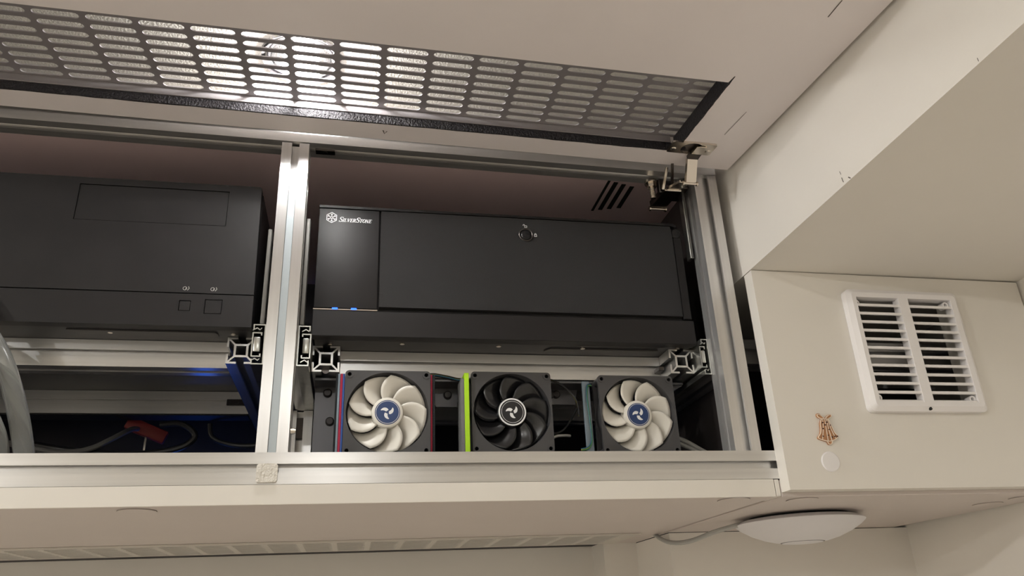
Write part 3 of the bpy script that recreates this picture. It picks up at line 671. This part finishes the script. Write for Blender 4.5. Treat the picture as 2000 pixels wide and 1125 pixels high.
wires('fan_cable', [(0.2655, 0.8440, 0.2520), (0.2605, 0.8430, 0.2500), (0.2588, 0.8425, 0.2350), (0.2600, 0.8425, 0.2100), (0.2605, 0.8425, 0.1880), (0.2560, 0.8425, 0.1790), (0.2480, 0.8440, 0.1770)], 'yellow, blue and green wires running down the steel strip', ('wire_b', 'wire_y', 'wire_g'))
single('cable', B().tube([(0.2540, 0.8700, 0.2300), (0.2450, 0.8720, 0.2150), (0.2350, 0.8740, 0.2040), (0.2230, 0.8760, 0.2010)], .0013, 8), 'cable_dark', (0.2540, 0.8700, 0.2300), 'thin black cable hanging behind the gap between black and right fans', 'cable')
single('cable_tie', B().tube([(0.2190, 0.870, 0.1920), (0.2260, 0.868, 0.1965), (0.2370, 0.868, 0.1975), (0.2440, 0.872, 0.1980)], .0016, 6), 'cable_pale', (0.2190, 0.870, 0.1920), 'pale curved cable tie in the gap left of the steel strip', 'cable tie')
for i, (dz, lb_) in enumerate(((0.0, 'upper grey network cable leaving the right fan'), (-0.0062, 'lower grey network cable leaving the right fan'))):
    single('network_cable', B().tube([(0.3600, 0.8700, 0.1955 + dz), (0.3720, 0.8680, 0.1950 + dz), (0.3850, 0.8650, 0.1890 + dz), (0.4000, 0.8620, 0.1790 + dz * .8), (0.4250, 0.8600, 0.1640 + dz)], .0026, 10), 'cable_grey', (0.3600, 0.8700, 0.1955 + dz), lb_, 'cable', 'grey cables right of the right fan')

# ================================================================== THINGS IN THE DARK LOWER LEFT BAY
for i, (pts, lb_) in enumerate((([(-0.556, 0.826, 0.150), (-0.560, 0.790, 0.230), (-0.545, 0.776, 0.320), (-0.490, 0.782, 0.372), (-0.425, 0.794, 0.355), (-0.383, 0.795, 0.318), (-0.3560, 0.797, 0.2820), (-0.3370, 0.800, 0.2520), (-0.3215, 0.808, 0.2125), (-0.3130, 0.819, 0.1778), (-0.3080, 0.828, 0.1480)], 'clear plastic hose bending down, the right one of two at the left edge'),
                                ([(-0.532, 0.826, 0.148), (-0.535, 0.795, 0.200), (-0.520, 0.772, 0.270), (-0.482, 0.768, 0.306), (-0.435, 0.772, 0.300), (-0.3850, 0.775, 0.2750), (-0.3560, 0.780, 0.2400), (-0.3390, 0.790, 0.2020), (-0.3325, 0.812, 0.1780), (-0.3300, 0.826, 0.1450)], 'clear plastic hose bending down, the left one of two at the left edge'))):
    single('clear_hose', B().tube(pts, .0092, 20, 8), 'hose', pts[-1], lb_, 'hose', 'clear hoses at the left edge')
sw = thing('network_switch', (-0.29, 1.14, 0.133), 'dark box with blue status lights deep behind the bottom rail', 'network box')
make('body', B().box(-0.36, -0.18, 1.11, 1.20, 0.1332, 0.168, .002), 'darkmat', sw)
for k in range(3): make('status_light', B().box(-0.234 + k * .008, -0.229 + k * .008, 1.150, 1.190, 0.1680, 0.1690), 'led_box', sw)
pc_ = thing('power_plug', (-0.275, 1.12, 0.215), 'red plastic connector lying on cables in the dark lower left bay', 'plug')
make('plug_body', B().box(-0.027, 0.027, -0.009, 0.009, -0.0085, 0.0085, .002, 2), 'redplug', pc_, mtx=Matrix.Translation((-0.279, 1.12, 0.2615)) @ Matrix.Rotation(math.radians(22), 4, 'Y') @ Matrix.Rotation(math.radians(10), 4, 'Z'))
make('prong', B().box(-0.2795, -0.2770, 1.117, 1.120, 0.168, 0.254), 'nickel', pc_)
for nm, pts, r, m, lb_ in (
    ('cable', [(-0.420, 1.02, 0.226), (-0.380, 1.03, 0.218), (-0.350, 1.04, 0.2155), (-0.325, 1.05, 0.222), (-0.305, 1.06, 0.236), (-0.290, 1.085, 0.2545), (-0.287, 1.105, 0.2600)], .0034, 'strip_grey', 'grey cable rising to the red connector'),
    ('cable', [(-0.405, 1.06, 0.232), (-0.350, 1.06, 0.222), (-0.280, 1.06, 0.217), (-0.225, 1.06, 0.224), (-0.205, 1.06, 0.240), (-0.222, 1.06, 0.256), (-0.250, 1.07, 0.258)], .0042, 'cable_dark', 'thick black cable looping below the red connector'),
    ('cable', [(-0.195, 1.10, 0.266), (-0.190, 1.10, 0.248), (-0.165, 1.09, 0.236), (-0.135, 1.08, 0.232), (-0.105, 1.07, 0.236)], .0034, 'cable_dark', 'black cable sagging towards the middle post'),
    ('cable', [(-0.19, 1.13, 0.312), (-0.17, 1.13, 0.325), (-0.14, 1.13, 0.328), (-0.125, 1.13, 0.328)], .002, 'cable_dark', 'short black cable above the rear crossbar of the left sled')):
    single(nm, B().tube(pts, r, 10), m, pts[0], lb_, 'cable')

# ================================================================== RIGHT WALL BOX
BY = 0.7580
bx = thing('corner_cabinet', (0.625, 0.93, 0.1115), 'white corner cabinet box with a louvred vent in its front', 'cabinet')
VX0, VX1, VZ0, VZ1 = 0.5540, 0.7020, 0.1975, 0.3435
make('front_panel', B().prism([[(0.4445, 0.1157), (0.8037, 0.1157), (0.8037, 0.3653), (0.4445, 0.3667)], [(VX0 + .008, VZ0 + .008), (VX1 - .008, VZ0 + .008), (VX1 - .008, VZ1 - .008), (VX0 + .008, VZ1 - .008)]], 'y', BY, BY + .0177), 'melamine', bx)
make('bottom_board', B().box(0.4440, 0.8120, 0.7760, 1.1085, 0.1112, 0.1290, .0008), 'melamine_shaded', bx)
make('back_board', B().box(0.4440, 0.8200, 1.085, 1.100, 0.1290, 0.3670), 'darkmat', bx)
make('side_board', B().box(0.4440, 0.4500, 0.845, 1.085, 0.1290, 0.3670), 'darkmat', bx)
make('inner_unit', B().box(0.545, 0.720, 0.87, 1.00, 0.1292, 0.260, .002).box(0.60, 0.615, 0.83, 0.87, 0.20, 0.33), 'darkmat', bx)
vt = thing('air_vent', (0.628, BY, VZ0), 'square white louvred air vent set in the corner cabinet', 'vent')
b = B()
ins = [(VX0 + .0105, 0.6195, VZ0 + .0095, VZ1 - .0110), (0.6320, VX1 - .0125, VZ0 + .0095, VZ1 - .0110)]
outer = rrect(VX0, VX1, VZ0, VZ1, .006, 5); mid = rrect(VX0 + .0052, VX1 - .0052, VZ0 + .0052, VZ1 - .0052, .004, 5)
hl = [[(a, c), (b2, c), (b2, d), (a, d)] for a, b2, c, d in ins]
b.prism([mid] + hl, 'y', BY - .0125, BY - .0015)
for k in range(len(outer)):            # sloping rim between wall and face
    j = (k + 1) % len(outer)
    b.poly([(outer[k][0], BY - .0002, outer[k][1]), (outer[j][0], BY - .0002, outer[j][1]), (outer[j][0], BY - .0085, outer[j][1]), (outer[k][0], BY - .0085, outer[k][1])])
    b.poly([(outer[k][0], BY - .0085, outer[k][1]), (outer[j][0], BY - .0085, outer[j][1]), (mid[j][0], BY - .0125, mid[j][1]), (mid[k][0], BY - .0125, mid[k][1])])
bmesh.ops.remove_doubles(b.bm, verts=b.bm.verts[:], dist=1e-6); bmesh.ops.recalc_face_normals(b.bm, faces=b.bm.faces[:])
make('vent_frame', b, 'vent', vt)
nsl = 12; slat_mesh = {}
for ci, (a, b2, c, d) in enumerate(ins):
    for k in range(nsl):
        z = c + (d - c) * (k + 0.12) / nsl
        o = make('slat', B().prism([[(BY - .0118, z + .0012), (BY - .0116, z - .0016), (BY - .0100, z - .0018), (BY + .0030, z + .0046), (BY + .0030, z + .0060), (BY - .0100, z + .0020)]], 'x', a - .0002, b2 + .0002), 'vent', vt)
for x, z in ((0.5655, VZ1 - .0175), (VX1 - .0180, VZ1 - .0165), (0.5660, VZ0 + .0150), (VX1 - .0170, VZ0 + .0145)):
    make('screw_boss', B().prism([circ(x, z, .0040, 16), circ(x, z, .0022, 16)], 'y', BY - .0095, BY - .001), 'vent', vt)
make('catch_hole', B().cyl((0.6262, BY - .0112, VZ0 + .0018), (0.6262, BY - .0100, VZ0 + .0042), .0019, 14), 'groove', vt)

# bell ornament
bl = thing('bell_ornament', (0.498, BY, 0.1625), 'small gingerbread bell ornament with white icing on the corner cabinet', 'ornament')
OX, OZ = 0.4985, 0.1785
def bp(p): return (OX + p[0] * .0137, OZ + p[1] * .0166)
out = [(-.30, .72), (-.48, .40), (-.52, .05), (-.66, -.28), (-.92, -.50), (-.86, -.62), (-.50, -.72), (-.16, -.80), (-.08, -.95), (.06, -1.0), (.24, -.95), (.33, -.78), (.62, -.68), (.96, -.46), (.74, -.24), (.60, .10), (.48, .40), (.42, .66), (.62, .80), (.74, .94), (.62, 1.02), (.36, .96), (.14, .80), (-.10, .84), (-.34, 1.04), (-.58, 1.06), (-.64, .94), (-.52, .78)]
out = [(x * .95, y) for x, y in out]
def smooth_loop(p, n=4):
    q, m = [], len(p)
    for i in range(m):
        a, b_, c, d = (Vector(p[(i + k) % m]) for k in (-1, 0, 1, 2))
        for k in range(n):
            t = k / n; v = 0.5 * ((2 * b_) + (c - a) * t + (2 * a - 5 * b_ + 4 * c - d) * t * t + (3 * b_ - a - 3 * c + d) * t ** 3); q.append((v.x, v.y))
    return q
make('biscuit', B().prism([[bp(p) for p in smooth_loop(out)]], 'y', BY - .0024, BY - .0002), 'ginger', bl)
ic = B(); f = lambda p: (bp(p)[0], BY - .0027, bp(p)[1])
def icing(pts, r=.00042): ic.tube([f(p) for p in pts], r, 6, 4)
icing([(x * .95, y * .97) for x, y in out[:18]] + [(.40 * .95, .66)])
icing([(.30, .70), (.58, .82), (.66, .93), (.56, .98), (.36, .92), (.10, .74)]); icing([(-.30, .72), (-.5, .80), (-.58, .94), (-.5, 1.0), (-.3, .96), (-.04, .76)])
icing([(-.28, .70), (0, .72), (.36, .66)])
for x0, x1, c in ((-.16, -.52, -.66), (.02, -.06, -.74), (.18, .28, -.76), (.3, .66, -.62)): icing([(x0, .68), ((x0 + x1) / 2 * .8, .1), (x1, c)])
icing([(-.45, -.70), (.05, -.76), (.55, -.66)])
make('icing', ic, 'icing', bl)
for p in ((-.22, .45), (-.28, .05), (-.42, -.45), (-.05, .3), (.02, -.38), (.16, .48), (.22, .0), (.34, -.50), (.38, .28), (.60, -.45), (.82, -.45)):
    q = bp(p); make('chocolate_chip', B().lathe([(0, -.0012), (.0007, -.0009), (.0009, 0)], 10, Matrix.Translation((q[0], BY - .0024, q[1])) @ Matrix.Rotation(math.radians(-90), 4, 'X')), 'choc', bl)
# round plastic cap
tag(make('round_cap', B().lathe([(0, -.0015), (.0098, -.0013), (.0108, -.0004), (.0108, .0)], 40, Matrix.Translation((0.4970, BY - .0001, 0.1443)) @ Matrix.Rotation(math.radians(-90), 4, 'X')), 'vent', None, (0.4970, BY, 0.1443)), 'plain round white cap below the bell ornament', 'cap')

# cover caps and long grille under the boards
for (x, y, lb_, zb) in ((0.397, 0.793, 'flush round cover under the board near its right end', 0.1114), (-0.198, 0.802, 'flush round cover under the board near the left of the picture', 0.1114),
                 (0.4800, 0.798, 'flush round cover under the corner cabinet just left of the white disc', 0.1111), (0.768, 0.862, 'flush round cover under the corner cabinet by the right wall', 0.1111), (0.776, 0.812, 'flush round cover at the front right corner under the corner cabinet', 0.1111)):
    tag(make('cover_cap', B().cyl((x, y, zb), (x, y, zb - .0008), .0175, 36, bev=.0004), 'melamine_shaded', None, (x, y, zb)), lb_, 'cap', 'round covers under the boards')
ug = thing('vent_grille', (0.0, 1.18, 0.1112), 'long pale slotted vent grille under the rear of the bottom board', 'grille')
make('grille_sheet', grille_sheet(28, 9, 0.0449, 0.0128, 0.0385, 0.0106, -0.855, 1.1225, 0.0010, (0.01, 0.022, 0.010, 0.008)), 'sheet_pale', ug, mtx=Matrix.Translation((0, 0, 0.1092)))
make('grille_rim', B().box(-0.89, 0.404, 1.1055, 1.1085, 0.1092, 0.1114, .0004), 'sheet_pale', ug)
make('backing', B().box(-0.87, 0.385, 1.117, 1.232, 0.1109, 0.1114), 'gunmetal', ug)

# ================================================================== CEILING DISC (wireless access point) AND ITS CABLE
AX, AY = 0.5610, 0.950
ap = thing('access_point', (AX, AY, 0.1112), 'round white dish-shaped wireless unit under the corner cabinet', 'access point')
mt = Matrix.Translation((AX, AY, 0))
make('mounting_plate', B().lathe([(0, 0.1111), (0.0615, 0.1111), (0.0615, 0.1070), (0, 0.1070)], 48, mt), 'groove', ap)
make('base', B().lathe([(0.0, 0.1078), (0.0720, 0.1078), (0.0735, 0.1070), (0.0785, 0.1042)], 72, mt), 'ap', ap)
make('dome', B().lathe([(0.0785, 0.1042), (0.0801, 0.1032), (0.0795, 0.1022), (0.0738, 0.0975), (0.0615, 0.0903), (0.0457, 0.0840), (0.0334, 0.0808), (0.0272, 0.0797)], 72, mt), 'ap', ap, sharp=1.2)
make('light_ring', B().lathe([(0.0272, 0.0797), (0.0266, 0.0806), (0.0258, 0.0806), (0.0252, 0.0793)], 56, mt), 'ap_ring', ap)
make('centre_disc', B().lathe([(0.0252, 0.0793), (0.0244, 0.0787), (0.0, 0.0780)], 56, mt), 'ap', ap)
single('access_point_cable', B().tube([(0.4360, 1.165, 0.1260), (0.4375, 1.135, 0.1100), (0.4380, 1.100, 0.0985), (0.4420, 1.065, 0.0930), (0.4495, 1.030, 0.0930), (0.4620, 0.995, 0.0985), (0.4790, 0.972, 0.1030), (0.4930, 0.962, 0.1055)], .0031, 10), 'cable_grey', (0.4375, 1.135, 0.1100), 'grey cable looping from the board seam to the white disc', 'cable')
